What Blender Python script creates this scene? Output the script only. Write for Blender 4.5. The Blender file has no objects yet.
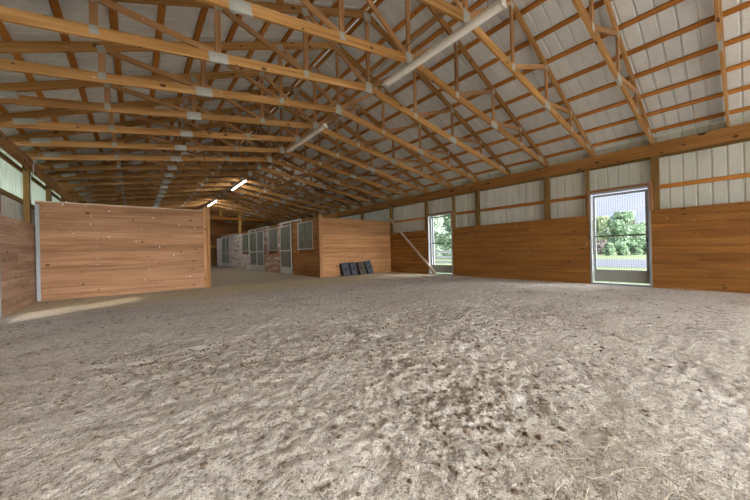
import bpy, math, random
import numpy as np
from mathutils import Vector, Matrix, noise as mnoise

random.seed(7); RNG = np.random.default_rng(7)
SC = bpy.context.scene
COL = SC.collection

# ------------------------------------------------------------------ measures (metres, z = 0 on the dirt, y along the barn)
EYE = 1.07
XL, XR = -1.955, 9.974          # inner faces of the side walls
XC = 4.009                      # ridge line
YB, YE = -8.0, 32.0             # open end behind the camera, closed far end
S = 1.22; Y0 = 0.19             # truss spacing, first truss
HB, HT = 3.24, 3.547            # header beam bottom / top
KB = 1.915                      # top of the kick boards
PW = 11.15                      # front face of partition and stall end wall
XS = 6.05                       # face of the stall front
PITCH = 0.4167

# ------------------------------------------------------------------ mesh builder
class MB:
    def __init__(s): s.v, s.f, s.uv, s.sm = [], [], [], []
    def add(s, verts, faces, L=None, smooth=False):
        o = len(s.v); ou, ov = random.uniform(0, 60), random.uniform(0, 60)
        vs = [Vector(p) for p in verts]; s.v += [tuple(p) for p in vs]
        L = Vector(L or (1, 0, 0)).normalized()
        for f in faces:
            a, b, c = vs[f[0]], vs[f[1]], vs[f[2]]
            n = (b - a).cross(c - b)
            n = n.normalized() if n.length > 1e-12 else Vector((0, 0, 1))
            w = n.cross(L); u = L
            if w.length < 0.5:
                u = n.orthogonal().normalized(); w = n.cross(u)
            s.f.append([i + o for i in f]); s.sm.append(smooth)
            s.uv += [(vs[i].dot(u) + ou, vs[i].dot(w) + ov) for i in f]
    def box(s, x0, x1, y0, y1, z0, z1, L=None):
        d = (x1 - x0, y1 - y0, z1 - z0)
        if L is None: L = [(1, 0, 0), (0, 1, 0), (0, 0, 1)][d.index(max(d))]
        v = [(x, y, z) for z in (z0, z1) for y in (y0, y1) for x in (x0, x1)]
        s.add(v, [(0, 2, 3, 1), (4, 5, 7, 6), (0, 1, 5, 4), (2, 6, 7, 3), (0, 4, 6, 2), (1, 3, 7, 5)], L)
    def beam(s, p0, p1, w, t, side):
        """bar from p0 to p1, t thick along `side`, w wide across it"""
        p0, p1 = Vector(p0), Vector(p1); d = (p1 - p0).normalized()
        a = Vector(side); a = (a - d * a.dot(d)).normalized(); b = d.cross(a)
        v = [p + a * (t / 2 * i) + b * (w / 2 * j) for p in (p0, p1) for i, j in ((-1, -1), (1, -1), (1, 1), (-1, 1))]
        s.add(v, [(0, 3, 2, 1), (4, 5, 6, 7), (0, 1, 5, 4), (1, 2, 6, 5), (2, 3, 7, 6), (3, 0, 4, 7)], d)
    def prism(s, pts, y0, y1, L):
        """polygon in the xz plane, pulled from y0 to y1"""
        n = len(pts)
        ar = sum(pts[i][0] * pts[(i + 1) % n][1] - pts[(i + 1) % n][0] * pts[i][1] for i in range(n))
        if ar < 0: pts = pts[::-1]
        v = [(x, y0, z) for x, z in pts] + [(x, y1, z) for x, z in pts]
        f = [tuple(range(n)), tuple(range(2 * n - 1, n - 1, -1))]
        f += [(i, i + n, (i + 1) % n + n, (i + 1) % n) for i in range(n)]
        s.add(v, f, L)
    def tube(s, pts, r, n=8):
        P = [Vector(p) for p in pts]; rings = []
        up = Vector((0.13, 0.21, 0.97))
        for i, p in enumerate(P):
            d = (P[min(i + 1, len(P) - 1)] - P[max(i - 1, 0)]).normalized()
            a = d.cross(up).normalized(); b = d.cross(a)
            rings.append([p + (a * math.cos(q) + b * math.sin(q)) * r for q in [2 * math.pi * k / n for k in range(n)]])
        v = [q for ring in rings for q in ring]; f = []
        for i in range(len(P) - 1):
            f += [(i * n + k, i * n + (k + 1) % n, (i + 1) * n + (k + 1) % n, (i + 1) * n + k) for k in range(n)]
        f += [tuple(range(n - 1, -1, -1)), tuple(range((len(P) - 1) * n, len(P) * n))]
        s.add(v, f, P[-1] - P[0], True)
    def build(s, name, mat, parent=None, bevel=0.0, loc=None):
        me = bpy.data.meshes.new(name); me.from_pydata(s.v, [], s.f)
        uv = me.uv_layers.new(name='UVMap')
        uv.data.foreach_set('uv', [c for p in s.uv for c in p])
        me.polygons.foreach_set('use_smooth', s.sm)
        me.materials.append(mat); me.update()
        o = bpy.data.objects.new(name, me); COL.objects.link(o)
        if parent: o.parent = parent
        if loc: o.location = loc
        if bevel:
            b = o.modifiers.new('edge', 'BEVEL'); b.width = bevel; b.segments = 2; b.limit_method = 'ANGLE'
        return o

def tag(o, label, cat, group=None, kind=None):
    o['label'] = label; o['category'] = cat
    if group: o['group'] = group
    if kind: o['kind'] = kind
    return o
def empty(name, loc=(0, 0, 0), rz=0):
    o = bpy.data.objects.new(name, None); COL.objects.link(o); o.location = loc; o.rotation_euler = (0, 0, rz); o.empty_display_size = 0.2
    return o
def structure(name, label, cat, loc=(0, 0, 0)):
    return tag(empty(name, loc), label, cat, kind='structure')
ORD = ('first second third fourth fifth sixth seventh eighth ninth tenth eleventh twelfth thirteenth fourteenth fifteenth sixteenth '
       'seventeenth eighteenth nineteenth twentieth twenty-first twenty-second twenty-third twenty-fourth twenty-fifth twenty-sixth twenty-seventh').split()

# ------------------------------------------------------------------ materials
class NT:
    def __init__(s, name):
        s.m = bpy.data.materials.new(name); s.m.use_nodes = True; s.t = s.m.node_tree; s.t.nodes.clear()
        s.out = s.n('ShaderNodeOutputMaterial'); s.b = s.n('ShaderNodeBsdfPrincipled'); s.l(s.b, 0, s.out, 'Surface')
    def n(s, k, **kw):
        x = s.t.nodes.new(k)
        for a, b in kw.items(): setattr(x, a, b)
        return x
    def l(s, a, i, b, j): s.t.links.new(a.outputs[i], b.inputs[j])
    def mapping(s, src, i, scale, loc=(0, 0, 0)):
        m = s.n('ShaderNodeMapping'); m.inputs['Scale'].default_value = scale; m.inputs['Location'].default_value = loc; s.l(src, i, m, 'Vector'); return m
    def noise(s, vec, scale, detail=4, rough=.6, dist=0.):
        x = s.n('ShaderNodeTexNoise'); x.inputs['Scale'].default_value = scale; x.inputs['Detail'].default_value = detail
        x.inputs['Roughness'].default_value = rough; x.inputs['Distortion'].default_value = dist
        if vec: s.l(vec, 0, x, 'Vector')
        return x
    def ramp(s, src, i, stops):
        r = s.n('ShaderNodeValToRGB'); e = r.color_ramp.elements
        while len(e) < len(stops): e.new(0.5)
        for k, (p, c) in enumerate(stops):
            e[k].position = p; e[k].color = (c, c, c, 1) if isinstance(c, (int, float)) else (*c, 1)
        s.l(src, i, r, 'Fac'); return r
    def mix(s, fac, a, b, mode='MIX'):
        m = s.n('ShaderNodeMix', data_type='RGBA', blend_type=mode)
        for v, sock in ((fac, 0), (a, 6), (b, 7)):
            if isinstance(v, tuple) and len(v) == 2 and hasattr(v[0], 'outputs'): s.t.links.new(v[0].outputs[v[1]], m.inputs[sock])
            elif hasattr(v, 'outputs'): s.t.links.new(v.outputs[2 if v.bl_idname == 'ShaderNodeMix' else 0], m.inputs[sock])
            elif sock == 0: m.inputs[0].default_value = v
            else: m.inputs[sock].default_value = (*v, 1)
        return m
    def math(s, op, a, b=None, clamp=False):
        m = s.n('ShaderNodeMath', operation=op, use_clamp=clamp)
        for v, k in ((a, 0), (b, 1)):
            if v is None: continue
            if isinstance(v, tuple): s.t.links.new(v[0].outputs[v[1]], m.inputs[k])
            elif hasattr(v, 'outputs'): s.t.links.new(v.outputs[2 if v.bl_idname == 'ShaderNodeMix' else 0], m.inputs[k])
            else: m.inputs[k].default_value = v
        return m
    def color(s, m): s.l(m, 2 if m.bl_idname == 'ShaderNodeMix' else 0, s.b, 'Base Color')
    def bump(s, h, strength=.3, dist=.01):
        b = s.n('ShaderNodeBump'); b.inputs['Strength'].default_value = strength; b.inputs['Distance'].default_value = dist
        s.l(h, 0, b, 'Height'); s.l(b, 0, s.b, 'Normal')

def lin(r, g, b):
    f = lambda c: (c / 255 / 12.92) if c <= 10 else ((c / 255 + .055) / 1.055) ** 2.4
    return (f(r), f(g), f(b))

def wood(name, dark, mid, light, knots=.5, nicks=.5, rough=.75, tint=.35, white=0.0, grain=1.0):
    t = NT(name); tco = t.n('ShaderNodeTexCoord')
    isl = t.n('ShaderNodeNewGeometry'); oi = t.n('ShaderNodeObjectInfo')
    uv = t.n('ShaderNodeVectorMath', operation='ADD'); t.l(tco, 'UV', uv, 0)      # every copy gets its own grain
    sh = t.math('MULTIPLY', (oi, 'Random'), 53.0); t.l(sh, 0, uv, 1)
    g = t.noise(t.mapping(uv, 0, (0.9, 26, 1)), 1.0, 5, .62, .35)
    g2 = t.noise(t.mapping(uv, 0, (0.5, 4.0, 1)), 1.0, 3, .5)
    gm = t.math('ADD', t.math('MULTIPLY', g, .55 * grain), t.math('MULTIPLY', g2, 1 - .55 * grain))
    base = t.ramp(gm, 0, [(.36, dark), (.5, mid), (.62, light)])
    # tone of each board
    rnd = t.math('FRACT', t.math('ADD', (isl, 'Random Per Island'), (oi, 'Random')))
    tone = t.ramp(rnd, 0, [(0, (1 - tint, 1 - tint * 1.1, 1 - tint * 1.2)), (.5, (1, 1, 1)), (1, (1 + tint * .35, 1 + tint * .33, 1 + tint * .35))])
    c = t.mix(1.0, base, tone, 'MULTIPLY')
    # knots
    vo = t.n('ShaderNodeTexVoronoi', feature='F1', voronoi_dimensions='2D'); t.l(t.mapping(uv, 0, (2.5, 4.4, 1)), 0, vo, 'Vector'); vo.inputs['Scale'].default_value = 1.0
    sep = t.n('ShaderNodeSeparateColor'); t.l(vo, 'Color', sep, 0)
    size = t.math('MULTIPLY', t.math('SUBTRACT', (sep, 0), 1 - knots), .26)
    k = t.math('MULTIPLY', t.math('SUBTRACT', size, (vo, 'Distance')), 40, True)
    c = t.mix(t.math('MULTIPLY', k, .9), c, tuple(x * .12 for x in mid))
    # weather streaks
    st = t.noise(t.mapping(uv, 0, (0.35, 9, 1), (31, 7, 0)), 1, 3, .5)
    c = t.mix(t.ramp(st, 0, [(.6, 0), (.74, .55)]), c, tuple(x * .42 for x in mid))
    if nicks:
        v2 = t.n('ShaderNodeTexVoronoi', feature='F1', voronoi_dimensions='2D'); t.l(t.mapping(uv, 0, (4.4, 2.6, 1), (7, 3, 0)), 0, v2, 'Vector'); v2.inputs['Scale'].default_value = 1.0
        sp2 = t.n('ShaderNodeSeparateColor'); t.l(v2, 'Color', sp2, 0)
        f = t.math('MULTIPLY', t.math('SUBTRACT', t.math('MULTIPLY', t.math('SUBTRACT', (sp2, 0), .62), .22), (v2, 'Distance')), 40, True)
        pl = t.noise(t.mapping(uv, 0, (1.1, 1.1, 1), (9, 2, 0)), 1, 1, .4)
        c = t.mix(t.math('MULTIPLY', f, t.ramp(pl, 0, [(.42, 0), (.54, nicks)])), c, (.66, .60, .52))
    if white:
        w = t.noise(t.mapping(uv, 0, (.9, 5, 1), (5, 3, 0)), 1, 6, .75, .3)
        c = t.mix(t.ramp(w, 0, [(.62 - white * .42, 0), (.70 - white * .34, .92)]), c, (.70, .70, .69))
    t.color(c); t.b.inputs['Roughness'].default_value = rough
    t.b.inputs['Specular IOR Level'].default_value = .25
    t.bump(g, .25, .004)
    return t.m

M = {}
M['chord'] = wood('truss lumber', (.26, .122, .034), (.40, .212, .066), (.53, .312, .120), .55, 1.0, tint=.34)
M['web'] = wood('web lumber', (.30, .155, .062), (.41, .225, .095), (.50, .295, .14), .35, .3, tint=.30)
M['purlin'] = wood('purlin lumber', (.33, .125, .018), (.43, .175, .030), (.52, .225, .05), .35, .2, tint=.25)
M['beam'] = wood('header lumber', (.19, .085, .020), (.29, .138, .036), (.38, .195, .058), .85, .3, tint=.15)
M['post'] = wood('post lumber', (.135, .076, .020), (.20, .117, .032), (.27, .165, .052), .35, .2, tint=.22)
M['kick'] = wood('kick boards', (.19, .072, .013), (.30, .127, .026), (.38, .175, .042), .50, .8, tint=.16)
M['kick_pale'] = wood('pale kick boards', (.33, .20, .125), (.46, .295, .195), (.57, .39, .28), .45, .4, tint=.22)  # left wall boards, paler and greyer than the right wall set
M['part'] = wood('partition boards', (.22, .110, .052), (.335, .175, .086), (.43, .24, .13), .50, 1.0, tint=.20)
M['endwall'] = wood('stall boards', (.25, .118, .044), (.355, .175, .070), (.44, .235, .105), .50, .5, tint=.20)
M['stall_a'] = wood('stall front boards', (.26, .115, .032), (.38, .18, .056), (.47, .24, .085), .35, .2, tint=.25)
M['stall_b'] = wood('rubbed stall boards', (.30, .165, .10), (.42, .25, .16), (.52, .34, .23), .35, .3, tint=.25, white=.25)
M['stall_c'] = wood('chewed stall boards', (.26, .15, .10), (.40, .26, .19), (.54, .40, .32), .3, .3, tint=.3, white=.52)
M['stall_d'] = wood('whitewashed boards', (.50, .50, .49), (.66, .67, .67), (.76, .78, .78), .2, 0, tint=.15, white=.85)
M['far'] = wood('far wall boards', (.20, .075, .022), (.28, .11, .034), (.34, .15, .05), .3, .3, tint=.3)
M['lean'] = wood('loose plank', (.40, .29, .20), (.53, .40, .29), (.62, .50, .39), .2, .1, tint=.1)
M['yellow'] = wood('pale lumber', (.45, .25, .06), (.6, .36, .10), (.66, .42, .14), .2, 0, tint=.1)
M['trim'] = wood('door trim', (.20, .10, .045), (.29, .15, .07), (.36, .20, .10), .2, .2, tint=.2)
M['fencewood'] = wood('weathered rails', (.16, .17, .19), (.24, .255, .28), (.33, .34, .37), .2, .1, tint=.2)
M['bark'] = wood('bark', (.05, .035, .02), (.10, .075, .05), (.16, .12, .08), .2, 0)

def metal_sheet(name, c0, c1, rough=.55, trans=0.0, tcol=(.8, .9, .8), spots=True):
    t = NT(name); tc = t.n('ShaderNodeTexCoord')
    a = t.noise(t.mapping(tc, 'Object', (1.4, 1.4, .5)), 1.3, 5, .65)
    c = t.mix(t.ramp(a, 0, [(.35, 0), (.65, 1)]), c0, c1)
    if spots:
        f = t.noise(t.mapping(tc, 'Object', (60, 60, 60)), 1, 2, .5)
        c = t.mix(t.ramp(f, 0, [(.42, .22), (.6, 0)]), c, tuple(x * .55 for x in c0))
        d = t.noise(t.mapping(tc, 'Object', (9, 9, 5), (4, 1, 2)), 1, 2, .5)
        c = t.mix(t.ramp(d, 0, [(.72, 0), (.755, .35)]), c, tuple(x * .35 for x in c0))
    t.color(c); t.b.inputs['Roughness'].default_value = rough; t.b.inputs['Specular IOR Level'].default_value = .3
    if trans:
        tr = t.n('ShaderNodeBsdfTranslucent'); tr.inputs[0].default_value = (*tcol, 1)
        mx = t.n('ShaderNodeMixShader'); mx.inputs[0].default_value = trans
        t.l(t.b, 0, mx, 1); t.l(tr, 0, mx, 2); t.l(mx, 0, t.out, 'Surface')
    return t.m
M['roof'] = metal_sheet('felt backed roof sheet', (.62, .65, .645), (.70, .73, .725), .95)
M['siding'] = metal_sheet('pale wall sheet', (.50, .525, .455), (.62, .64, .57), .6)
M['clear'] = metal_sheet('milky wall sheet', (.50, .55, .48), (.60, .64, .57), .5, .50, (.78, .86, .78))
M['ridge'] = metal_sheet('milky ridge strip', (.6, .6, .58), (.7, .7, .68), .6, .12, (.85, .85, .82), False)
M['galv'] = metal_sheet('galvanised steel', (.29, .31, .315), (.38, .40, .41), .5)
M['plate'] = metal_sheet('gusset steel', (.34, .35, .31), (.47, .48, .44), .5)
M['stallgalv'] = metal_sheet('dull stall steel', (.52, .56, .53), (.62, .66, .63), .5)
M['bars'] = metal_sheet('stall bars', (.20, .215, .18), (.27, .285, .245), .6)
M['conduit'] = metal_sheet('grey conduit', (.34, .345, .33), (.42, .42, .41), .45, spots=False)
M['lampbody'] = metal_sheet('dusty lamp housing', (.62, .60, .54), (.74, .72, .66), .5)
M['doorpan'] = metal_sheet('door kick plate', (.30, .31, .27), (.38, .39, .34), .6)

def plain(name, c, rough=.7, metal=0., noise=.2, scale=20):
    t = NT(name); tc = t.n('ShaderNodeTexCoord'); a = t.noise(t.mapping(tc, 'Object', (scale,) * 3), 1, 4, .6)
    t.color(t.mix(a, tuple(x * (1 - noise) for x in c), tuple(min(1, x * (1 + noise)) for x in c)))
    t.b.inputs['Roughness'].default_value = rough; t.b.inputs['Metallic'].default_value = metal
    return t.m
M['wire'] = plain('mesh wire', (.07, .075, .08), .5)
M['darkrail'] = plain('dark door rail', (.09, .085, .075), .6)
M['rubber'] = plain('black rubber', (.005, .0055, .0065), .85)
M['rubber_grey'] = plain('worn rubber rib', (.075, .082, .100), .8, noise=.85, scale=30)
M['rubber_tan'] = plain('muddy rubber rib', (.095, .078, .052), .85, noise=.85, scale=30)
M['rope'] = plain('thin cord', (.10, .095, .08), .8)
M['gravel'] = plain('gravel', (.36, .36, .37), .95, noise=.3, scale=6)
M['asphalt'] = plain('grey drive', (.075, .085, .105), .95, noise=.25, scale=3)
M['yard'] = plain('pale yard', (.62, .58, .52), .95, noise=.2, scale=3)

def emis(name, c, e):
    t = NT(name); t.b.inputs['Base Color'].default_value = (.8, .8, .8, 1)
    t.b.inputs['Emission Color'].default_value = (*c, 1); t.b.inputs['Emission Strength'].default_value = e
    return t.m
M['lit'] = emis('lit tube', (1, .97, .92), 130)
M['lens'] = plain('dusty white lamp lens', (.88, .86, .81), .5, noise=.05, scale=5)

def grass():
    t = NT('meadow grass'); tc = t.n('ShaderNodeTexCoord')
    a = t.noise(t.mapping(tc, 'Object', (.35, .35, 1)), 1, 5, .65); b = t.noise(t.mapping(tc, 'Object', (14, 14, 1)), 1, 3, .6)
    c = t.mix(t.ramp(a, 0, [(.35, 0), (.65, 1)]), (.095, .135, .045), (.15, .185, .085)); c = t.mix(t.ramp(b, 0, [(.4, .35), (.6, 0)]), c, (.06, .09, .025))
    t.color(c); t.b.inputs['Roughness'].default_value = .9; return t.m
M['grass'] = grass()
def leaf(name, c):
    t = NT(name); g = t.n('ShaderNodeNewGeometry')
    cr = t.ramp(g, 'Random Per Island', [(0, tuple(x * .55 for x in c)), (1, tuple(min(1, x * 1.35) for x in c))])
    t.color(cr); t.b.inputs['Roughness'].default_value = .6
    tr = t.n('ShaderNodeBsdfTranslucent'); t.l(cr, 0, tr, 0); mx = t.n('ShaderNodeMixShader'); mx.inputs[0].default_value = .35
    t.l(t.b, 0, mx, 1); t.l(tr, 0, mx, 2); t.l(mx, 0, t.out, 'Surface'); return t.m
M['leaf_a'] = leaf('broad leaves', (.23, .34, .205)); M['leaf_b'] = leaf('pale leaves', (.29, .35, .185)); M['leaf_c'] = leaf('loose leaves', (.36, .45, .34))
M['leaf_d'] = leaf('brownish shrub leaves', (.24, .205, .19))

def dirt():
    t = NT('arena dirt'); tc = t.n('ShaderNodeTexCoord'); P = lambda s, l=(0, 0, 0): t.mapping(tc, 'Object', s, l)
    big = t.noise(P((.55, .75, 1)), 1, 4, .6, .3); mid = t.noise(P((1.1, 1.5, 1), (4, 2, 0)), 1, 5, .62, .3)
    clump = t.noise(P((11, 13, 11), (1, 5, 0)), 1, 6, .72, .4); fine = t.noise(P((42, 42, 42)), 1, 4, .7); grit = t.noise(P((170, 170, 170)), 1, 2, .6)
    c = t.mix(t.ramp(big, 0, [(.36, 0), (.64, 1)]), (.58, .52, .445), (.74, .685, .61))
    zone = t.ramp(mid, 0, [(.36, 1), (.58, .22)])
    c = t.mix(t.math('MULTIPLY', t.ramp(clump, 0, [(.42, .95), (.51, 0)]), zone), c, (.165, .12, .085))
    c = t.mix(t.ramp(clump, 0, [(.55, 0), (.68, .6)]), c, (.66, .61, .55))
    c = t.mix(t.ramp(fine, 0, [(.36, .9), (.50, 0)]), c, (.17, .13, .095))
    c = t.mix(t.ramp(grit, 0, [(.52, 0), (.66, .75)]), c, (.80, .75, .69))
    c = t.mix(t.ramp(grit, 0, [(.34, .6), (.46, 0)]), c, (.20, .16, .12))
    # chaff along the boards, packed clay in the aisle
    sx = t.n('ShaderNodeSeparateXYZ'); t.l(tc, 'Object', sx, 0)
    wob = t.math('MULTIPLY', t.math('SUBTRACT', big, .5), 2.4)
    yy = t.math('ADD', (sx, 1), wob)
    band = t.n('ShaderNodeMapRange'); band.inputs[1].default_value = 7.2; band.inputs[2].default_value = 9.8; t.l(yy, 0, band, 0)
    ch = t.noise(P((16, 5, 1), (2, 7, 0)), 1, 4, .7)
    c = t.mix(t.math('MULTIPLY', t.ramp(ch, 0, [(.34, .15), (.56, .9)]), (band, 0)), c, (.58, .455, .245))
    pk = t.n('ShaderNodeMapRange'); pk.inputs[1].default_value = 10.5; pk.inputs[2].default_value = 11.6; t.l((yy), 0, pk, 0)
    c = t.mix(t.math('MULTIPLY', (pk, 0), .8), c, (.35, .305, .24))
    t.color(c); t.b.inputs['Roughness'].default_value = .95; t.b.inputs['Specular IOR Level'].default_value = .15
    h = t.math('ADD', t.math('MULTIPLY', fine, .7), t.math('MULTIPLY', grit, .3)); t.bump(h, 1.0, .025)
    return t.m
M['dirt'] = dirt()
M['clod'] = plain('dirt clod', (.165, .125, .09), .95, noise=.6, scale=40)
def straw():
    t = NT('straw'); g = t.n('ShaderNodeNewGeometry')
    t.color(t.ramp(g, 'Random Per Island', [(0, (.16, .11, .06)), (.45, (.34, .27, .17)), (1, (.62, .54, .41))])); t.b.inputs['Roughness'].default_value = .7; return t.m
M['straw'] = straw()

# ------------------------------------------------------------------ plank panels
def planks(mb, axis, a0, a1, c0, c1, z0, z1, n, joints=True, gap=.005):
    """horizontal boards; axis 'x' or 'y' is their length, c0..c1 the thickness on the other axis"""
    h = (z1 - z0) / n
    for i in range(n):
        cuts = [a0]
        if joints:
            p = a0 + random.uniform(3.0, 6.5)
            while p < a1 - .6: cuts.append(p); p += random.choice((2.44, 3.66, 4.88))
        cuts.append(a1)
        for p, q in zip(cuts, cuts[1:]):
            q2 = q - (.0015 if q < a1 else 0); za, zb = z0 + i * h + gap / 2, z0 + (i + 1) * h - gap / 2
            j = random.uniform(0, .0015)
            if axis == 'x': mb.box(p, q2, c0 + j, c1, za, zb, (1, 0, 0))
            else: mb.box(c0 + (j if c0 > 0 and c1 > c0 and False else 0), c1, p, q2, za, zb, (0, 1, 0))

# ------------------------------------------------------------------ floor
def vnoise(x, y, seed):
    xi = np.floor(x).astype(np.int64); yi = np.floor(y).astype(np.int64); fx, fy = x - xi, y - yi
    fx = fx * fx * (3 - 2 * fx); fy = fy * fy * (3 - 2 * fy)
    def h(a, b):
        n = (a * 374761393 + b * 668265263 + seed * 974711) & 0x7fffffff
        n = ((n ^ (n >> 13)) * 1274126177) & 0x7fffffff
        return ((n ^ (n >> 16)) & 0xffff) / 65535.0
    return (h(xi, yi) * (1 - fx) + h(xi + 1, yi) * fx) * (1 - fy) + (h(xi, yi + 1) * (1 - fx) + h(xi + 1, yi + 1) * fx) * fy
def fbm(x, y, s, o=4, g=.5):
    a, t, w = 1., 0, 0
    for i in range(o): t = t + a * vnoise(x * s * 2 ** i + 17.3 * i, y * s * 2 ** i - 9.1 * i, i + int(s * 10)); w += a; a *= g
    return t / w - .5
CHURN = [(1.35, 3.0, .9, .35), (2.0, 1.95, .8, .4), (2.7, 3.7, 1.5, .5), (4.1, 2.2, 1.2, .5), (1.75, 1.15, .6, .3), (.2, 3.6, .8, .4), (3.2, 3.0, 1.0, .4)]
def churn_at(x, y):
    return sum(np.exp(-((x - a) / w) ** 2 - ((y - b) / h) ** 2) for a, b, w, h in CHURN)
def ground_h(x, y):
    x = np.asarray(x, float); y = np.asarray(y, float)
    h = .05 * fbm(x, y, .35, 2) + .022 * fbm(x, y, 1.3, 3)
    churn = np.clip(.35 + 1.6 * fbm(x + 5, y, .5, 2) + .1 + .8 * churn_at(x, y), .2, 1.25)
    tr = fbm(x, y, 4.2, 3, .6); h = h + churn * (.020 * tr - .05 * np.clip(-tr - .10, 0, 1))
    h = h + (churn * .026 + .007) * fbm(x, y * 1.2, 13., 4, .78)
    fade = np.clip((10.9 - y) / 2.0, 0.12, 1) * np.clip((XR - x) / 1.2, .15, 1) * np.clip((x - XL) / .6, .2, 1)
    return h * fade - .005
def make_floor():
    ys = [YB]
    while ys[-1] < YE: ys.append(ys[-1] + (.25 if ys[-1] < -.3 else .017 + .009 * max(0, ys[-1] - 1.4)))
    ys[-1] = YE
    xs = np.linspace(XL - .3, XR + .3, 780); ys = np.array(ys); X, Y = np.meshgrid(xs, ys); Z = ground_h(X, Y)
    n, m = X.shape
    v = np.stack([X.ravel(), Y.ravel(), Z.ravel()], 1)
    i = (np.arange(n - 1)[:, None] * m + np.arange(m - 1)[None, :]).ravel()
    f = np.stack([i, i + 1, i + 1 + m, i + m], 1)
    me = bpy.data.meshes.new('floor'); me.vertices.add(len(v)); me.vertices.foreach_set('co', v.ravel())
    me.loops.add(f.size); me.loops.foreach_set('vertex_index', f.ravel())
    me.polygons.add(len(f)); me.polygons.foreach_set('loop_start', np.arange(0, f.size, 4)); me.polygons.foreach_set('loop_total', np.full(len(f), 4))
    me.polygons.foreach_set('use_smooth', np.ones(len(f), bool)); me.update(calc_edges=True); me.validate()
    me.materials.append(M['dirt']); o = bpy.data.objects.new('floor', me); COL.objects.link(o)
    tag(o, 'churned grey brown dirt floor of the barn', 'floor', kind='structure')
make_floor()

def scatter_clods():
    mb = MB(); base = [(0, 0, 1), (.9, 0, .4), (.28, .85, .4), (-.72, .53, .4), (-.72, -.53, .4), (.28, -.85, .4), (.72, .53, -.4), (-.28, .85, -.4), (-.9, 0, -.4), (-.28, -.85, -.4), (.72, -.53, -.4), (0, 0, -1)]
    fc = [(0, 1, 2), (0, 2, 3), (0, 3, 4), (0, 4, 5), (0, 5, 1), (1, 6, 2), (2, 7, 3), (3, 8, 4), (4, 9, 5), (5, 10, 1), (6, 7, 2), (7, 8, 3), (8, 9, 4), (9, 10, 5), (10, 6, 1), (11, 7, 6), (11, 8, 7), (11, 9, 8), (11, 10, 9), (11, 6, 10)]
    pts = []
    while len(pts) < 8000:
        a, b, w, h = random.choice(CHURN); x, y = random.gauss(a, w * .75), random.gauss(b, h * .8)
        if random.random() < .35: x, y = random.uniform(-1.6, 7.5), random.uniform(.2, 7.5)
        if XL + .1 < x < XR - .1 and -.2 < y < 9: pts.append((x, y))
    zs = ground_h([p[0] for p in pts], [p[1] for p in pts])
    for (x, y), z in zip(pts, zs):
        r = .003 + .017 * random.random() ** 4.0; a = random.uniform(0, 6.28); sx, sz = random.uniform(.8, 1.7), random.uniform(.4, .8)
        vs = []
        for p in base:
            q = Vector(p) * random.uniform(.7, 1.25); q = Vector((q.x * sx, q.y * random.uniform(.8, 1.2), q.z * sz)) * r
            vs.append((x + q.x * math.cos(a) - q.y * math.sin(a), y + q.x * math.sin(a) + q.y * math.cos(a), z + q.z + r * .15))
        mb.add(vs, fc, smooth=False)
    tag(mb.build('dirt_clods', M['clod']), 'small brown clods and manure crumbs lying over the dirt', 'dirt clods', kind='stuff')
scatter_clods()

def scatter_straw():
    mb = MB(); pts = []
    for _ in range(430):   # near right heap and thin spread
        pts.append((random.gauss(2.0, .45), random.gauss(.45, .22), .35))
    for _ in range(420): pts.append((random.uniform(-1.0, 5), random.uniform(.4, 4.5), .3))
    for _ in range(1900): pts.append((random.uniform(-1.8, 1.8), 11.04 - abs(random.gauss(0, .55)), .12))
    for _ in range(1400): pts.append((random.uniform(2.5, 9.6), 10.98 - abs(random.gauss(0, .7)), .12))
    for _ in range(300): pts.append((XL + .15 + abs(random.gauss(0, .25)), random.uniform(8.6, 11), .12))
    pts = [p for p in pts if p[1] > -.3 and XL + .14 < p[0] < XR - .1 and not (6.9 < p[0] < 8.8 and p[1] > 10.6)]
    zs = ground_h([p[0] for p in pts], [p[1] for p in pts])
    for (x, y, big), z in zip(pts, zs):
        L = random.uniform(.03, .14) if random.random() < .85 else random.uniform(.1, .22); a = random.uniform(0, 3.14); w = random.uniform(.0008, .0019)
        d = Vector((math.cos(a), math.sin(a), random.uniform(-.1, .14))); b = random.uniform(-.3, .3); P = []
        for k in range(3):
            s_ = (k - 1) * L / 2; P.append(Vector((x, y, z + .006 + .004 * random.random())) + d * s_ + Vector((-d.y, d.x, 0)) * (b * s_ * s_ / L) + Vector((0, 0, .004 if k == 1 else 0)))
        sd = Vector((-d.y, d.x, 0)) * w; up = Vector((0, 0, w * .8))
        vs = [q + o for q in P for o in (sd, up, -sd)]
        mb.add(vs, [(0, 1, 4, 3), (1, 2, 5, 4), (3, 4, 7, 6), (4, 5, 8, 7), (2, 0, 3, 5), (5, 3, 6, 8)], d)
    tag(mb.build('loose_straw', M['straw']), 'loose straw stems and hay chaff strewn on the dirt', 'straw', kind='stuff')
scatter_straw()

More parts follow.
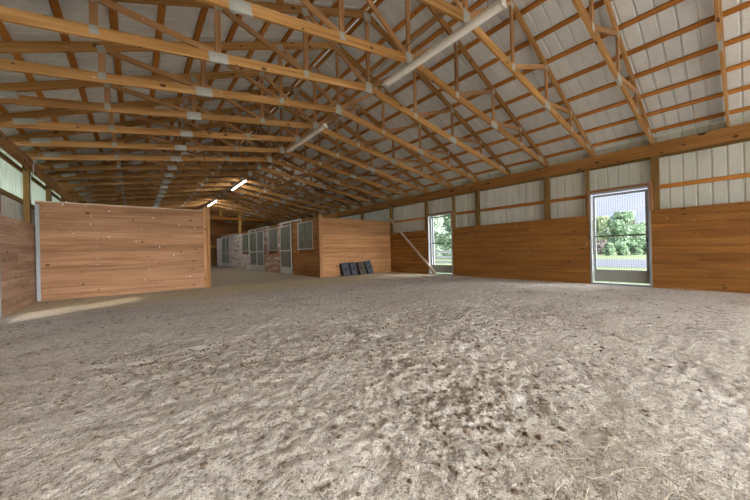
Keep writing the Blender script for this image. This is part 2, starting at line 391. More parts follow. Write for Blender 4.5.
# ------------------------------------------------------------------ trusses
D = [0, 1.465, 2.95, 4.36]                       # panel points from the ridge line
bc_b = lambda d: 4.515 - .162 * d                # bottom chord, lower edge
bc_t = lambda d: 4.668 - .162 * d
tc_c = lambda d: 6.19 - PITCH * d                # top chord, centre line
tc_b = lambda d: tc_c(d) - .076
tc_t = lambda d: tc_c(d) + .076
def both(fn):
    for sg in (-1, 1): fn(sg)
def truss_proto():
    root = empty('roof_truss', (XC, 0, 0)); T = .019
    di = (bc_t(0) - tc_b(0)) / (-PITCH + .162)
    for sg in (-1, 1):
        mb = MB(); e = 6.09; dz = (4.515 - (HT + .004)) / .162
        pts = [(0, bc_b(0)), (0, bc_t(0)), (di, bc_t(di) - .002), (e, tc_b(e) - .002), (e, HT + .004), (min(dz, e), HT + .004)]
        mb.prism([(sg * x, z) for x, z in pts], -T, T, (1, 0, -.162 * sg)); mb.build('bottom_chord', M['chord'], root)
        mb = MB(); e2 = 6.5
        mb.prism([(sg * x, z) for x, z in [(0, tc_b(0)), (e2, tc_b(e2)), (e2, tc_t(e2)), (0, tc_t(0))]], -T, T, (1, 0, -PITCH * sg)); mb.build('top_chord', M['chord'], root)
        for d in D[1:]:
            mb = MB(); mb.beam((sg * d, 0, bc_t(d) - .01), (sg * d, 0, tc_b(d) + .01), .082, .036, (0, 1, 0)); mb.build('web_post', M['web'], root)
        for d0, d1 in zip(D, D[1:]):
            a = Vector((sg * (d0 + .05), 0, bc_t(d0 + .05) - .015)); b = Vector((sg * (d1 - .06), 0, tc_b(d1 - .06) + .005))
            mb = MB(); mb.beam(a, b, .085, .0358, (0, 1, 0)); mb.build('web_brace', M['web'], root)
        pl = [(D[1], bc_t(D[1]) - .05, .10, .12), (D[2], bc_t(D[2]) - .085, .27, .15), (D[3], bc_t(D[3]) - .05, .09, .11),
              (D[1], tc_b(D[1]) + .03, .12, .13), (D[2], tc_b(D[2]) + .03, .10, .13), (D[3], tc_b(D[3]) + .03, .09, .11), (5.62, bc_t(5.62) - .02, .30, .11)]
        for d, z, w, h in pl:
            mb = MB(); sl = -.162 * sg if z < tc_b(d) - .01 and d < 5 else (-.26 * sg if d > 5 else -PITCH * sg)
            mb.beam((sg * d - w / 2, 0, z - w / 2 * sl), (sg * d + w / 2, 0, z + w / 2 * sl), h, .0425, (0, 1, 0)); mb.build('gusset_plate', M['plate'], root)
    mb = MB(); mb.beam((0, 0, bc_t(0) - .01), (0, 0, tc_b(0) + .01), .085, .0362, (0, 1, 0)); mb.build('king_post', M['web'], root)
    for z, w, h in ((4.60, .17, .22), (6.13, .17, .17)):
        mb = MB(); mb.beam((-w / 2, 0, z), (w / 2, 0, z), h, .0425, (0, 1, 0)); mb.build('gusset_plate', M['plate'], root)
    return root
proto = truss_proto()
parts = list(proto.children)
NTR = 26
for k in range(NTR):
    if k == 0: r = proto
    else:
        r = proto.copy(); COL.objects.link(r)
        for c in parts:
            q = c.copy(); q.parent = r; COL.objects.link(q)
    r.location = (XC, Y0 + k * S, 0)
    tag(r, f'{ORD[k]} wooden scissor roof truss counted from the camera toward the far end', 'roof truss', 'wooden roof trusses')

# lateral brace along the king posts
mb = MB(); mb.box(XC + .045, XC + .085, -.5, 31.3, 4.965, 5.055, (0, 1, 0))
tag(mb.build('lateral_brace', M['web']), 'long dark brace board running along the king posts under the ridge', 'brace board')

# ------------------------------------------------------------------ roof
roof_t = lambda d: tc_t(d) + .042
def rib_profile(a0, a1, step, up):
    pts = []; a = a0
    while a < a1:
        pts += [(a, 0), (a + step - .045, 0), (a + step - .032, up), (a + step - .013, up)]; a += step
    pts.append((a1 + step * 0, 0)); return [p for p in pts if p[0] <= a1]
def sheet(name, mapf, prof, mat, parent, spans):
    """ribbed sheet: mapf(along, across, height) -> xyz"""
    mb = MB()
    for s0, s1 in spans:
        v = [mapf(a, s0, h) for a, h in prof] + [mapf(a, s1, h) for a, h in prof]; n = len(prof)
        mb.add(v, [(i, i + 1, i + 1 + n, i + n) for i in range(n - 1)])
    o = mb.build(name, mat, parent); m = o.modifiers.new('gauge', 'SOLIDIFY'); m.thickness = .003; m.offset = 0; return o
ceil = structure('ceiling', 'pale grey ribbed metal roof above the trusses', 'roof')
prof = rib_profile(YB, YE + .2, .229, .020)
for sg, nm in ((1, 'right'), (-1, 'left')):
    sheet('roof_sheet', lambda a, d, h, sg=sg: (XC + sg * d, a, roof_t(d) + .012 + h), prof, M['roof'], ceil, [(.055, 6.75)])
mb = MB(); mb.prism([(-.16, roof_t(.16) + .055), (0, roof_t(0) + .06), (.16, roof_t(.16) + .055), (0, roof_t(0) + .075)], YB, YE, (0, 1, 0))
o = mb.build('ridge_cap', M['ridge'], ceil, loc=(XC, 0, 0))
o['label'] = 'white ridge strip letting daylight in'
for sg, ds, nm in ((1, [.055 + .585 * i for i in range(11)], 'right'), (-1, [.10] + [.27 + .56 * i for i in range(1, 11)], 'left')):
    n = len(ds)
    for i, d in enumerate(ds):
        mb = MB(); zc = tc_t(d) + .0215
        mb.beam((XC + sg * d, YB, zc), (XC + sg * d, YE, zc), .038, .089, (1, 0, -PITCH * sg))
        tag(mb.build('purlin', M['purlin']), f'{ORD[i]} orange brown purlin down from the ridge on the {nm} roof slope', 'purlin', f'purlins on the {nm} roof slope')

# ------------------------------------------------------------------ side walls
R_DOORS = [(1.46, 2.74), (7.40, 8.68)]
posts_r = [(1.45 - .075 + .0, .15), (3.86, .15), (6.29, .15), (8.80, .14), (11.13, .15), (13.57, .15), (16.0, .15), (18.45, .15), (20.9, .15), (23.3, .15), (25.8, .15), (28.2, .15), (30.6, .15)]
def wall(side):
    sg, X, nm = (1, XR, 'right') if side == 'right' else (-1, XL, 'left')
    w = structure('wall_' + nm, f'{nm} barn wall of pale ribbed sheets above brown kick boards', 'wall')
    bx = lambda mb, a, b, y0, y1, z0, z1, L=None: mb.box(min(X + sg * a, X + sg * b), max(X + sg * a, X + sg * b), y0, y1, z0, z1, L)
    doors = R_DOORS if side == 'right' else R_DOORS[1:]
    segs = []; p = YB
    for a, b in doors: segs.append((p, a)); p = b
    segs.append((p, YE if side == 'right' else 26.4))
    if side == 'left': segs.append((30.9, YE))  # unseen opening added before this stretch, lets daylight onto the far stalls
    mat = M['kick'] if side == 'right' else M['kick_pale']
    for a, b in segs:
        mb = MB(); h = KB / 11
        for i in range(11):
            cuts = [a]; q = a + random.uniform(1, 4)
            while q < b - .5: cuts.append(q); q += random.choice((3.66, 4.88, 4.88))
            cuts.append(b)
            for c, d in zip(cuts, cuts[1:]): bx(mb, random.uniform(0, .001), .038, c, d - .002, -.06 + i * (KB + .06) / 11 + .0022, -.06 + (i + 1) * (KB + .06) / 11 - .0022, (0, 1, 0))
        mb.build('kick_board_panel', mat, w)
    # ribbed siding with the door openings left free
    st = .229
    def strip(y0, y1, z0, z1, m, name):
        pr = rib_profile(y0, y1, st, .018); pr = pr + ([(y1, 0)] if pr[-1][0] < y1 - 1e-4 else [])
        sheet(name, lambda a, z, h: (X + sg * (.196 + h), a, z), pr, m, w, [(z0, z1)])
    zt = roof_t(abs(X + sg * .2 - XC)) + .0
    up = M['siding'] if side == 'right' else M['clear']
    for a, b in segs:
        strip(a, b, -.2, 2.50, M['siding'], 'metal_siding'); strip(a, b, 2.50, zt, up, 'metal_siding')
    for a, b in doors + ([(26.4, 30.9)] if side == 'left' else []): strip(a, b, 2.585 if b < 20 else 3.2, zt, up, 'metal_siding')
    # things fixed to the wall
    ps = [q for q in posts_r if side == 'right' or q[0] != 28.2]
    for i, (y, t) in enumerate(ps):
        mb = MB(); bx(mb, .041, .150, y - t / 2, y + t / 2, -.1, HT - .002)
        where = {0: 'beside the first mesh door' if side == 'right' else 'nearest the open end', 1: 'beyond the first mesh door' if side == 'right' else 'well before the mesh door', 3: 'beside the narrow mesh door' if side == 'right' else 'just beyond the mesh door', 4: 'at the corner with the cross wall'}.get(i, 'before the cross wall' if i < 4 else 'behind the cross wall')
        tag(mb.build('wall_post', M['post'], bevel=.004), f'{ORD[i]} square wooden post of the {nm} wall, {where}', 'post', f'posts of the {nm} wall')
    for i, (y, nth) in enumerate(((2.79, 'first'), (7.345, 'second'))[0 if side == 'right' else 1:]):
        mb = MB(); bx(mb, .041, .13, y - .045, y + .045, -.1, HT - .004)
        tag(mb.build('door_jamb_post', M['post'], bevel=.003), f'narrow wooden jamb post on the {"far" if y < 5 else "near"} side of the {nth} {nm} wall door', 'post')
    mb = MB(); cuts = [YB, 1.45, 6.29, 11.13, 16, 20.9, 25.8, YE]
    for a, b in zip(cuts, cuts[1:]): bx(mb, 0, .040, a, b - .002, HB, HT, (0, 1, 0))
    tag(mb.build('header_beam', M['beam'], bevel=.004), f'deep wooden header beam along the top of the {nm} wall', 'beam')
    gs = []; p = YB
    for a, b in ((1.30, 2.835), (7.30, 8.875)): gs.append((p, a)); p = b
    gs.append((p, YE if side == 'right' else 26.4))
    for i, (a, b) in enumerate(gs):
        mb = MB(); bx(mb, .152, .194, a, b, 2.435, 2.53, (0, 1, 0))
        tag(mb.build('wall_girt', M['post' if side == 'left' else 'purlin']), f'horizontal girt on the {nm} wall sheets, ' + ('before the first door', 'between the two doors', 'beyond the second door')[i], 'girt', f'girts of the {nm} wall')
    mb = MB(); bx(mb, .152, .194, YB, YE, 3.20, 3.29, (0, 1, 0))
    tag(mb.build('eave_girt', M['post']), f'upper girt behind the header beam of the {nm} wall', 'girt')
    mb = MB(); z = tc_t(abs(X + sg * .17 - XC))
wall('right'); wall('left')

# ------------------------------------------------------------------ paddock doors
def paddock_door(num, side, y0, y1, label, leafgap=0.0):
    sg, X = (1, XR) if side == 'right' else (-1, XL)
    w = structure(f'door_{num}', label, 'door')
    bx = lambda mb, a, b, p, q, z0, z1, L=None: mb.box(min(X + sg * a, X + sg * b), max(X + sg * a, X + sg * b), p, q, z0, z1, L)
    mb = MB(); bx(mb, -.018, .03, y0 - .045, y0 + .02, 1.92, 2.60); bx(mb, -.018, .03, y1 - .02, y1 + .045, 1.92, 2.60); bx(mb, -.018, .03, y0 + .02, y1 - .02, 2.53, 2.60); mb.build('trim_board', M['trim'], w)
    mb = MB()   # fixed galvanised casing
    bx(mb, -.012, .10, y0, y0 + .045, 0, 2.53); bx(mb, -.012, .10, y1 - .045, y1, 0, 2.53); bx(mb, -.012, .10, y0 + .045, y1 - .045, 2.485, 2.53); bx(mb, .0, .19, y0 + .045, y1 - .045, .0, .035)
    mb.build('casing', M['galv'], w, bevel=.003)
    a, b = y0 + .06, y1 - .06; z0, z1 = .075, 2.46
    mb = MB(); t0, t1 = .095, .135
    bx(mb, t0, t1, a, a + .055, z0, z1); bx(mb, t0, t1, b - .055, b, z0, z1); bx(mb, t0, t1, a + .055, b - .055, z1 - .055, z1); bx(mb, t0, t1, a + .055, b - .055, .36, .40)
    mb.build('door_frame', M['galv'], w, bevel=.003)
    mb = MB(); bx(mb, t0 + .006, t1 - .006, a + .055, b - .055, z0, .36, (0, 1, 0)); mb.build('kick_panel', M['doorpan'], w)
    mb = MB(); bx(mb, t0, t1, a + .055, b - .055, 1.30, 1.335); mb.build('middle_rail', M['darkrail'], w)
    mb = MB(); r = .0016; xw = .118
    n = round((b - a - .11) / .05)
    for i in range(1, n): y = a + .055 + (b - a - .11) * i / n; bx(mb, xw - r, xw + r, y - r, y + r, .40, z1 - .055)
    n = round((z1 - .455) / .05)
    for i in range(1, n): z = .40 + (z1 - .455) * i / n; bx(mb, xw + r, xw + 3 * r, a + .055, b - .055, z - r, z + r)
    mb.build('wire_mesh', M['wire'], w)
    mb = MB(); bx(mb, .06, .10, b - .085, b - .06, 1.0, 1.16) if False else bx(mb, .075, .095, a + .012, a + .04, 1.12, 1.26); mb.build('latch', M['darkrail'], w)
paddock_door(1, 'right', *R_DOORS[0], 'tall wire mesh door nearer the camera, round tree behind it')
paddock_door(2, 'right', *R_DOORS[1], 'narrow looking wire mesh door behind the foot of the leaning plank')
paddock_door(3, 'left', *R_DOORS[1], 'wire mesh door at the left edge, daylight falling through it')

# white edge of the sliding shutter seen outside door 2
mb = MB(); mb.box(XR + .30, XR + .34, 8.62, 9.9, -.03, 2.6)
tag(mb.build('sliding_shutter', M['galv']), 'pale sliding shutter parked outside beyond the narrow mesh door', 'shutter')

# ------------------------------------------------------------------ left partition
r = tag(empty('stall_partition', (0, PW, 0)), 'tall plank partition at the left with white specks and dark knots', 'partition')
mb = MB(); planks(mb, 'x', XL + .03, 1.865, 0, .038, -.06, 2.50, 14); mb.build('plank_panel', M['part'], r)
mb = MB(); mb.box(XL + .03, 1.84, -.02, .06, 2.502, 2.528); mb.build('cap_board', M['lean'], r)
mb = MB(); mb.box(1.755, 1.862, -.026, -.002, -.06, 2.62); mb.box(1.868, 1.955, -.03, .055, -.06, 2.64); mb.build('end_post', M['endwall'], r, bevel=.003)
mb = MB(); mb.box(XL + .035, XL + .10, -.022, -.002, -.04, 2.44); mb.box(XL + .035, XL + .05, -.05, -.022, -.04, 2.44); o = mb.build('corner_channel', M['galv'], r); o['label'] = 'bluish galvanised channel in the corner'
# stall side behind it, along the aisle
mb = MB(); planks(mb, 'y', PW + .06, 26.3, 1.905, 1.943, -.06, 2.5, 14); tag(mb.build('aisle_partition', M['stall_a']), 'plank stall wall along the left of the aisle behind the partition', 'partition')

# ------------------------------------------------------------------ stall block on the right
r = tag(empty('stall_end_wall', (0, PW, 0)), 'plank end wall of the stall block with four black panels leaning on it', 'partition')
mb = MB(); planks(mb, 'x', XS + .03, XR - .002, 0, .038, -.06, 2.52, 14); mb.build('plank_panel', M['endwall'], r)
mb = MB(); mb.box(XS - .02, XS + .085, -.03, -.002, -.06, 2.66); mb.box(XS - .055, XS - .022, -.03, .09, -.06, 2.66); mb.build('corner_post', M['endwall'], r, bevel=.003)

r = tag(empty('horse_stall_row', (XS, 0, 0)), 'long plank front of the horse stalls facing the aisle', 'stall front')
def front(y0, y1, mat, holes=(), label=None):
    mb = MB(); zs = [-.06, 2.52]; h = 2.58 / 14
    for i in range(14):
        z0, z1 = -.06 + i * h + .001, -.06 + (i + 1) * h - .001; sp = [(y0, y1)]
        for a, b, c, d in holes:
            if z1 > c + .02 and z0 < d - .02: sp = [q for s in sp for q in ((s[0], min(s[1], a)), (max(s[0], b), s[1])) if q[1] - q[0] > .01]
        for a, b in sp: mb.box(0, .038, a, b, z0, z1, (0, 1, 0))
    o = mb.build('plank_panel', mat, r)
    if label: o['label'] = label
WZ = (1.19, 2.46)
front(PW + .10, 13.97, M['stall_a'], [(11.80, 13.35, *WZ)], 'brown planks beside the end wall')
front(15.42, 17.98, M['stall_b'], [(15.85, 17.38, *WZ)], 'rubbed pinkish brown planks')
front(20.84, 23.0, M['stall_c'], [(21.2, 22.8, *WZ)], 'scuffed whitish planks')
front(23.0, 26.22, M['stall_c'], [], 'chewed planks with white patches')
front(28.86, 31.3, M['stall_d'], [], 'whitewashed planks')
for a, b in ((13.97, 15.42), (17.98, 20.84), (26.22, 28.86)):
    mb = MB(); mb.box(0, .038, a, b, 2.46, 2.52); mb.build('head_board', M['stall_a'], r)
mb = MB(); mb.box(.0, .10, PW + .1, 31.3, 2.522, 2.56); mb.build('top_plate', M['stall_a'], r)

def bars(mb, x, y0, y1, z0, z1, pitch=.058, w=.028):
    n = max(2, int((y1 - y0) / pitch))
    for i in range(n):
        y = y0 + (y1 - y0) * (i + .5) / n; mb.box(x - .006, x + .006, y - w / 2, y + w / 2, z0, z1)
def frame(mb, x0, x1, y0, y1, z0, z1, t):
    mb.box(x0, x1, y0, y0 + t, z0, z1); mb.box(x0, x1, y1 - t, y1, z0, z1); mb.box(x0, x1, y0 + t, y1 - t, z0, z0 + t); mb.box(x0, x1, y0 + t, y1 - t, z1 - t, z1)
for (a, b), lab in (((11.80, 13.35), 'barred stall grille nearest the corner of the stall block'), ((15.85, 17.38), 'barred stall grille between the single and the double stall door'), ((21.2, 22.8), 'barred stall grille in the scuffed whitish planks')):
    g = tag(empty('stall_grille', (XS, a, 0)), lab, 'stall grille', 'barred grilles of the stall front')
    mb = MB(); frame(mb, -.012, .045, 0, b - a, WZ[0], WZ[1], .05); mb.build('grille_frame', M['stallgalv'], g, bevel=.003)
    mb = MB(); bars(mb, .02, .05, b - a - .05, WZ[0] + .05, WZ[1] - .05); mb.build('bar_panel', M['bars'], g)
for leaves, lab in (([(13.98, 15.40)], 'single sliding stall door nearest the camera'), ([(18.0, 19.28), (19.30, 20.82)], 'wide double leaf stall door in the middle of the stall front'), ([(26.25, 27.5), (27.52, 28.84)], 'far double leaf stall door beside the whitewashed planks')):
    g = tag(empty('stall_door', (XS, leaves[0][0], 0)), lab, 'stall door', 'sliding doors of the stall front')
    for a, b in leaves:
        a -= leaves[0][0]; b -= leaves[0][0]
        mb = MB(); frame(mb, -.075, -.035, a, b, .03, 2.46, .065); mb.box(-.075, -.035, a + .065, b - .065, 1.14, 1.21); mb.box(-.075, -.035, a + .065, b - .065, .30, .34); mb.build('door_frame', M['stallgalv'], g, bevel=.003)
        mb = MB(); bars(mb, -.055, a + .065, b - .065, 1.21, 2.395); mb.build('bar_panel', M['bars'], g)
        mb = MB(); bars(mb, -.055, a + .065, b - .065, .34, 1.14, .075, .028); m2 = a + (b - a) * .62; mb.box(-.07, -.04, m2 - .02, m2 + .02, .34, 1.14); o = mb.build('lower_bar_panel', M['bars'], g)
        mb = MB(); mb.box(-.068, -.042, a + .065, b - .065, .095, .30, (0, 1, 0)); mb.build('kick_panel', M['stallgalv'], g)
for (a, b), lab in (((12.84, 15.45), 'galvanised door track over the nearest stall door'), ((16.95, 20.95), 'galvanised door track over the wide double stall door'), ((24.0, 28.95), 'galvanised door track over the far stall door')):
    mb = MB(); mb.box(XS - .095, XS - .04, a, b, 2.565, 2.625); n = int((b - a) / 1.2)
    g = tag(mb.build('door_track', M['stallgalv'], bevel=.004), lab, 'door track', 'door tracks of the stall front')
    for i in range(n + 1):
        y = a + .08 + (b - a - .16) * i / n; mb = MB(); mb.box(XS - .045, XS - .002, y - .02, y + .02, 2.48, 2.60); mb.build('bracket', M['stallgalv'], g)
    for y in ((a + .35, b - .35)):
        mb = MB(); mb.box(XS - .08, XS - .05, y - .03, y + .03, 2.463, 2.563); mb.build('hanger', M['stallgalv'], g)

# four black panels leaning on the end wall
LBL = ['leftmost black perforated rubber panel leaning on the plank end wall', 'bluish black perforated rubber panel, second from the left of four', 'muddy brownish perforated rubber panel, third from the left of four', 'rightmost black perforated rubber panel, tallest of the four']
for i, (x, wd, ht, roll, hw, rib) in enumerate(((7.20, .40, .60, -.07, .0, 'rubber_grey'), (7.60, .31, .62, -.06, 0, 'rubber_grey'), (8.055, .37, .61, -.04, 0, 'rubber_tan'), (8.52, .36, .65, -.16, 0, 'rubber_grey'))):
    g = tag(empty('rubber_panel', (x, 10.86, .0)), LBL[i], 'panel', 'rubber panels leaning on the end wall')
    tilt = math.asin(min(.9, .17 / ht)); g.rotation_euler = (-tilt, roll, .10)
    h2 = wd / 2; t = .09
    mb = MB(); mb.box(-h2, h2, .012, t, .01, ht); mb.build('body', M['rubber'], g, bevel=.012)
    mb = MB()
    frame(mb, -h2 + .004, h2 - .004, -.0, .014, .0, .0, .0) if False else None
    for xx in np.linspace(-h2 + .025, h2 - .025, 5): 
        if abs(xx) > .03: mb.box(xx - .010, xx + .010, -.012, .014, .03, ht - .02)
        else: mb.box(xx - .013, xx + .013, 0, .014, .03, ht / 2 - .09); mb.box(xx - .013, xx + .013, 0, .014, ht / 2 + .09, ht - .02)
    nz = 8
    for k in range(nz):
        zz = .04 + (ht - .07) * k / (nz - 1)
        if abs(zz - ht / 2) > .07: mb.box(-h2 + .012, h2 - .012, .001, .013, zz - .011, zz + .011)
    ring = [(math.cos(q) * .078, math.sin(q) * .078) for q in [k * math.pi / 8 for k in range(17)]]
    mb.tube([(a, .006, ht / 2 + b) for a, b in ring], .012, 6)
    mb.build('rib_grid', M[rib], g)
    mb = MB(); mb.prism([(math.cos(q) * .062, ht / 2 + math.sin(q) * .062) for q in [k * math.pi / 8 for k in range(16)]], .002, .011, (1, 0, 0)); o = mb.build('centre_hole', M['rubber'], g)

# leaning plank
mb = MB(); mb.beam((XR - .075, 8.23, .02), (XR - .075, 11.10, 2.66), .10, .038, (1, 0, 0))
tag(mb.build('leaning_plank', M['lean'], bevel=.003), 'long pale plank leaning diagonally against the right wall by the narrow mesh door', 'plank')

# ------------------------------------------------------------------ lamps
for i, (a, b, lab) in enumerate(((2.02, 4.50, 'unlit white strip lamp overhead, nearest the camera'), (6.95, 9.42, 'unlit grey strip lamp, second along the ridge'), (14.15, 16.65, 'glowing strip lamp, larger of the two lit lamps'), (20.4, 23.1, 'small glowing strip lamp far down the barn, above the partition end post'))):
    g = tag(empty('strip_lamp', (XC, a, 4.43)), lab, 'lamp', 'strip lamps along the ridge'); L = b - a
    hw = .065 if i < 2 else .034
    mb = MB(); mb.prism([(-hw * .7, .05), (-hw, .0), (-hw, -.012), (hw, -.012), (hw, 0), (hw * .7, .05)], 0, L, (0, 1, 0)); mb.build('housing', M['lampbody'], g)
    mb = MB()
    if i < 2: mb.prism([(-.052, -.013), (-.044, -.045), (.044, -.045), (.052, -.013)], .04, L - .04, (0, 1, 0)); mb.build('lens', M['lens'], g)
    else: mb.tube([(0, .05, -.030), (0, L / 2, -.030), (0, L - .05, -.030)], .015, 10); mb.build('tube', M['lit'], g)
    for y in (0.0, L - .04):
        mb = MB(); mb.box(-hw, hw, y, y + .038, -.05, -.0125); mb.build('lamp_holder', M['lampbody'], g)
    for y in (.25, L - .25):
        mb = MB(); mb.tube([(0, y, .05), (0, y, .36)], .004, 6); mb.build('hanger', M['rope'], g)

# slack cord strung under the ridge beside the first lamp
mb = MB(); pts = [(XC - .25 + .02 * k, 1.5 + .42 * k, 4.78 - .03 * math.sin(k / 9 * math.pi) * 2) for k in range(10)]
mb.tube(pts, .006, 6); tag(mb.build('lamp_cord', M['rope']), 'thin dark cord strung above the unlit lamp nearest the camera', 'cord')
# conduit on the tenth truss and down the left wall
yk = Y0 + 9 * S - .03
mb = MB(); mb.tube([(2.4, yk, 4.45 - .0), (0.4, yk, 4.13), (-.9, yk, 3.915), (-1.72, yk - .02, 3.78), (-1.82, yk - .02, 3.74), (-1.86, yk - .02, 3.62), (XL + .02, yk - .01, 3.42), (XL + .02, yk, 3.22), (XL - .02, yk - .05, 3.1), (XL - .03, yk - .05, 2.9), (XL - .03, yk - .05, 2.55)], .010, 8)
tag(mb.build('electrical_conduit', M['conduit']), 'thin grey conduit along a truss and down the left wall post', 'conduit')

# ------------------------------------------------------------------ far end
w = structure('wall_far', 'dark brown board wall closing the far end', 'wall')
mb = MB(); n = 34
for i in range(n):
    z0 = i * .187; half = 6.1 if z0 + .187 < 3.6 else max(.15, (6.33 - z0 - .1) / PITCH)
    mb.box(XC - half, XC + half, YE - .04, YE, z0 - .02, z0 + .187 - .022, (1, 0, 0))
mb.build('board_panel', M['far'], w)
g = structure('door_4', 'small pale wooden door frame low in the far wall', 'door')
mb = MB(); x0, x1 = 5.35, 6.6; mb.box(x0, x0 + .10, YE - .09, YE - .042, 0, 1.85); mb.box(x1 - .1, x1, YE - .09, YE - .042, 0, 1.85); mb.box(x0 + .1, x1 - .1, YE - .09, YE - .042, 1.75, 1.85); mb.build('door_frame', M['yellow'], g)
mb = MB(); mb.box(x0 + .1, x1 - .1, YE - .07, YE - .042, 0, 1.75, (0, 0, 1)); mb.build('door_leaf', M['post'], g)
YT = 25.2
g = tag(empty('tie_beam', (0, YT, 0)), 'horizontal tie beam crossing the aisle below the far trusses', 'beam')
mb = MB(); mb.box(XL + .01, XR - .01, -.02, .02, 3.77, 3.92, (1, 0, 0)); mb.build('beam', M['purlin'], g)
mb = MB(); mb.box(5.10, 5.24, -.02, .02, 3.922, 4.62); mb.build('short_post', M['yellow'], g)
mb = MB(); mb.beam((5.24, 0, 4.3), (5.62, 0, 4.56), .09, .036, (0, 1, 0)); mb.build('knee_brace', M['yellow'], g)
mb = MB(); mb.beam((7.15, 0, 4.70), (7.62, 0, 3.94), .09, .036, (0, 1, 0)); mb.build('knee_brace', M['beam'], g)
mb = MB(); mb.beam((7.68, 0, 3.94), (8.3, 0, 4.15), .08, .036, (0, 1, 0)); mb.build('knee_brace', M['beam'], g)
mb = MB(); mb.box(6.47, 6.66, YT + .03, YT + .17, -.05, 4.90); tag(mb.build('aisle_post', M['yellow'], bevel=.005), 'tall wooden post rising behind the stall front through the tie beam', 'post')

g = structure('wall_gable_shade', 'unseen board gable added behind the camera to shade the near roof', 'wall')  # upper gable added out of view, keeps direct sky off the near roof
mb = MB(); z0 = 3.95
while z0 < 6.2:
    z1 = min(z0 + .187, 6.2); half = max(.1, (6.25 - z1) / PITCH)
    mb.box(XC - half, XC + half, YB, YB + .04, z0, z1 - .004, (1, 0, 0)); z0 += .187
mb.build('board_panel', M['far'], g)

# ------------------------------------------------------------------ outside
def ground(name, x0, x1, y0, y1, z, mat, label):
    mb = MB(); nx, ny = 24, 24; xs = np.linspace(x0, x1, nx); ys = np.linspace(y0, y1, ny)
    v = [(x, y, z) for y in ys for x in xs]; mb.add(v, [(j * nx + i, j * nx + i + 1, (j + 1) * nx + i + 1, (j + 1) * nx + i) for j in range(ny - 1) for i in range(nx - 1)])
    return tag(mb.build(name, mat), label, 'ground', kind='structure')
ground('ground_meadow', XR + .3, 160, -70, 120, -.03, M['grass'], 'sunlit green meadow outside the right wall doors')
ground('ground_drive', 18.4, 28.5, -50, 8.5, -.015, M['asphalt'], 'grey drive crossing the meadow outside the first mesh door')
ground('ground_yard', -60, XR + .3, -70, YB, -.04, M['yard'], 'pale yard in front of the open barn end')
ground('ground_paddock', -60, XL - .3, YB, 60, -.04, M['yard'], 'pale paddock outside the left wall')

f = tag(empty('paddock_fence', (16.2, 9.2, 0)), 'grey three rail paddock fence outside the narrow mesh door', 'fence')
for k in range(7):
    mb = MB(); mb.box(-.07, .07, k * 2.4 - .07, k * 2.4 + .07, -.1, 1.12); mb.build('fence_post', M['fencewood'], f)
for z in (.20, .52, .90):
    mb = MB(); mb.box(-.11, -.072, -.3, 14.8, z - .085, z + .085, (0, 1, 0)); mb.build('fence_rail', M['fencewood'], f)

def tree(name, label, cat, x, y, h, rad, base, n, mat, trunk=True, leafsize=.28, squash=1.0):
    g = tag(empty(name, (x, y, 0)), label, cat, 'trees and shrubs outside the doors'); rn = random.Random(int(x * 31 + y * 7))
    blobs = []
    for _ in range(26):
        t = rn.random(); z = base + (h - base) * t; rr = rad * (1 - .75 * max(0, t - .45) / .55) * (.55 + .45 * min(1, t / .25)); a = rn.uniform(0, 6.28); q = rr * rn.uniform(.25, .75)
        blobs.append((q * math.cos(a), q * math.sin(a), z, rad * rn.uniform(.22, .42)))
    mb = MB()
    for _ in range(n):
        bx_, by_, bz_, br = rn.choice(blobs); d = Vector((rn.gauss(0, 1), rn.gauss(0, 1), rn.gauss(0, 1) * squash)).normalized() * br * rn.uniform(.75, 1.08)
        c = Vector((bx_, by_, bz_)) + d
        if c.z > h or c.z < .02: continue
        nn = (d.normalized() + Vector((rn.gauss(0, .5), rn.gauss(0, .5), rn.gauss(.3, .5)))).normalized(); u = nn.orthogonal().normalized(); u.rotate(Matrix.Rotation(rn.uniform(0, 6.28), 3, nn)); w = nn.cross(u); s_ = leafsize * rn.uniform(.6, 1.3)
        mb.add([c - u * s_, c - w * s_ * .55 + nn * s_ * .1, c + u * s_, c + w * s_ * .55 + nn * s_ * .1], [(0, 1, 2), (0, 2, 3)])
    mb.build('crown', mat, g)
    if trunk:
        mb = MB(); mb.tube([(0, 0, -.1), (.05, .03, h * .35), (-.04, .05, h * .7)], rad * .05 + .06, 8); mb.build('trunk', M['bark'], g)
        for k in range(4):
            a = k * 1.57 + .4; mb = MB(); mb.tube([(0, 0, h * (.3 + .08 * k)), (math.cos(a) * rad * .3, math.sin(a) * rad * .3, h * (.45 + .08 * k)), (math.cos(a) * rad * .38, math.sin(a) * rad * .38, h * (.55 + .08 * k))], .05 + rad * .012, 6); mb.build('branch', M['bark'], g)
def far_pt(px, depth):
    """ground point at a bearing, given as a column of the 750 px frame, and a distance"""
    y = math.radians(38.8514); a = (px - 375) / 298.35; return (depth * (a * math.cos(y) + math.sin(y)), depth * (-a * math.sin(y) + math.cos(y)))
tree('broad_tree', 'round green tree in the middle of the first mesh door', 'tree', *far_pt(624, 50), 6.6, 4.3, .2, 8000, M['leaf_a'], leafsize=.22)
tree('broad_tree', 'pale yellowish tree at the left of the first mesh door', 'tree', *far_pt(597, 58), 6.6, 4.2, .2, 5500, M['leaf_b'], leafsize=.22)
tree('broad_tree', 'low green tree at the right of the first mesh door', 'tree', *far_pt(647, 57), 5.2, 3.6, .2, 5500, M['leaf_a'], leafsize=.22)
tree('shrub', 'brownish grey shrub at lower left of the first mesh door', 'shrub', *far_pt(601, 36), 1.7, .9, .1, 1800, M['leaf_d'], False, .13)
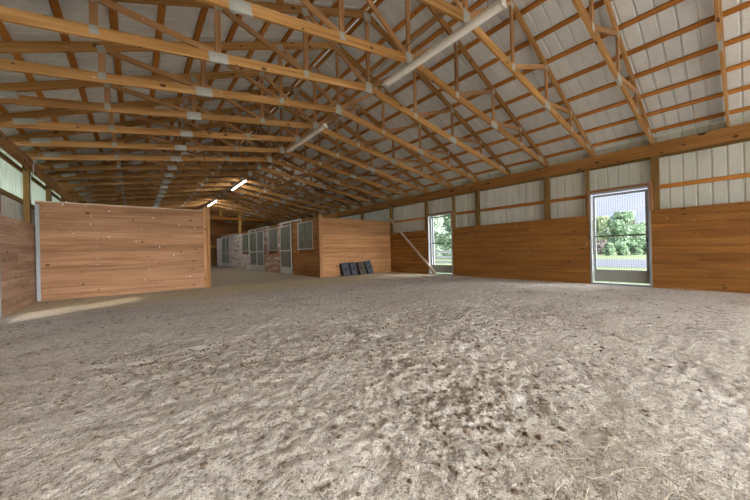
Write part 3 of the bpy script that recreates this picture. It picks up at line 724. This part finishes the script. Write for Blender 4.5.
for px, lab in ((609, 'low green shrub by the drive, left of the round tree'), (622, 'low green shrub by the drive below the round tree'), (635, 'low green shrub by the drive, right of the round tree'), (648, 'low green shrub by the drive at the right edge of the first mesh door')):
    tree('shrub', lab, 'shrub', *far_pt(px, 31), 1.25, .62, .0, 1600, M['leaf_a'], False, .13)
tree('broad_tree', 'bushy tree filling the narrow mesh door on its left', 'tree', *far_pt(430, 40), 6.0, 2.7, .2, 5500, M['leaf_c'], leafsize=.2)
tree('broad_tree', 'tall bushy tree filling the middle of the narrow mesh door', 'tree', *far_pt(443, 46), 6.4, 3.0, .2, 5500, M['leaf_c'], leafsize=.2)
tree('broad_tree', 'lighter tree at the right of the narrow mesh door', 'tree', *far_pt(456, 33), 5.7, 2.3, .2, 5500, M['leaf_a'], leafsize=.2)

# ------------------------------------------------------------------ sky, sun, camera
SUN = Vector((1.0, .8, -1.14)).normalized()
W = bpy.data.worlds.new('sky'); SC.world = W; W.use_nodes = True; nt = W.node_tree; nt.nodes.clear()
N = nt.nodes.new; LK = nt.links.new
tc = N('ShaderNodeTexCoord'); sep = N('ShaderNodeSeparateXYZ'); LK(tc.outputs['Generated'], sep.inputs[0])
gr = N('ShaderNodeValToRGB'); e = gr.color_ramp.elements; e[0].position = 0; e[0].color = (.56, .66, .90, 1); e[1].position = 1.0; e[1].color = (.42, .56, .92, 1); LK(sep.outputs[2], gr.inputs[0])
mp = N('ShaderNodeMapping'); mp.inputs['Scale'].default_value = (3, 3, 9); LK(tc.outputs['Generated'], mp.inputs[0])
cl = N('ShaderNodeTexNoise'); cl.inputs['Scale'].default_value = 1.3; cl.inputs['Detail'].default_value = 6; LK(mp.outputs[0], cl.inputs['Vector'])
cr = N('ShaderNodeValToRGB'); cr.color_ramp.elements[0].position = .42; cr.color_ramp.elements[1].position = .68; LK(cl.outputs[0], cr.inputs[0])
mx = N('ShaderNodeMix'); mx.data_type = 'RGBA'; LK(cr.outputs[0], mx.inputs[0]); LK(gr.outputs[0], mx.inputs[6]); mx.inputs[7].default_value = (.76, .79, .86, 1)
# bright sky lobe added behind the camera to light the barn interior
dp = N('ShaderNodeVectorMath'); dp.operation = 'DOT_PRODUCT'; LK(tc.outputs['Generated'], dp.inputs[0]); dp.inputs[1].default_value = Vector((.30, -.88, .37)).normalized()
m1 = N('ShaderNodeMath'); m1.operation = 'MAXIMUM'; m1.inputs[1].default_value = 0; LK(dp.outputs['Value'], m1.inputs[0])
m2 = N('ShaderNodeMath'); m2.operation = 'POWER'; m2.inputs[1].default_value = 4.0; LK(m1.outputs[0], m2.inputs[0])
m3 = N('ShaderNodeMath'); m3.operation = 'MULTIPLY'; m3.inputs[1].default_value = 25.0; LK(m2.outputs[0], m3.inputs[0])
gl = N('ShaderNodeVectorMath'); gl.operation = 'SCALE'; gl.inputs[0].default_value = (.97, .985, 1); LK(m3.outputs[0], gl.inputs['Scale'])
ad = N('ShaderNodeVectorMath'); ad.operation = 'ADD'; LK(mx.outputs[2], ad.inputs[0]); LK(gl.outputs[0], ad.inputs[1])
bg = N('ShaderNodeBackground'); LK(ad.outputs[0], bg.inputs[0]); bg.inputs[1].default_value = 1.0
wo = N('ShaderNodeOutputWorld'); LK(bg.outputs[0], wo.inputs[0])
sd = bpy.data.lights.new('sun', 'SUN'); sd.energy = 2.6; sd.angle = math.radians(5); sd.color = (1, .95, .86)
so = bpy.data.objects.new('sun', sd); COL.objects.link(so); so.rotation_euler = SUN.to_track_quat('-Z', 'Y').to_euler(); so.location = (-20, -20, 25)

yaw, pit, rol = map(math.radians, (38.8514, .125, -1.36))
F = Vector((math.sin(yaw) * math.cos(pit), math.cos(yaw) * math.cos(pit), math.sin(pit))); R0 = Vector((math.cos(yaw), -math.sin(yaw), 0)); U0 = R0.cross(F)
Rc = R0 * math.cos(rol) + U0 * math.sin(rol); Uc = U0 * math.cos(rol) - R0 * math.sin(rol)
cd = bpy.data.cameras.new('camera'); cd.sensor_width = 36; cd.lens = 298.347 * 36 / 750; cd.clip_start = .05; cd.clip_end = 500
cam = bpy.data.objects.new('camera', cd); COL.objects.link(cam)
cam.matrix_world = Matrix(((Rc.x, Uc.x, -F.x, 0), (Rc.y, Uc.y, -F.y, 0), (Rc.z, Uc.z, -F.z, EYE), (0, 0, 0, 1)))
SC.camera = cam

vs = SC.view_settings; vs.view_transform = 'Standard'; vs.look = 'None'; vs.exposure = 0.36; vs.gamma = 1; vs.use_curve_mapping = False
SC.cycles.max_bounces = 12; SC.cycles.diffuse_bounces = 8; SC.cycles.sample_clamp_indirect = 8
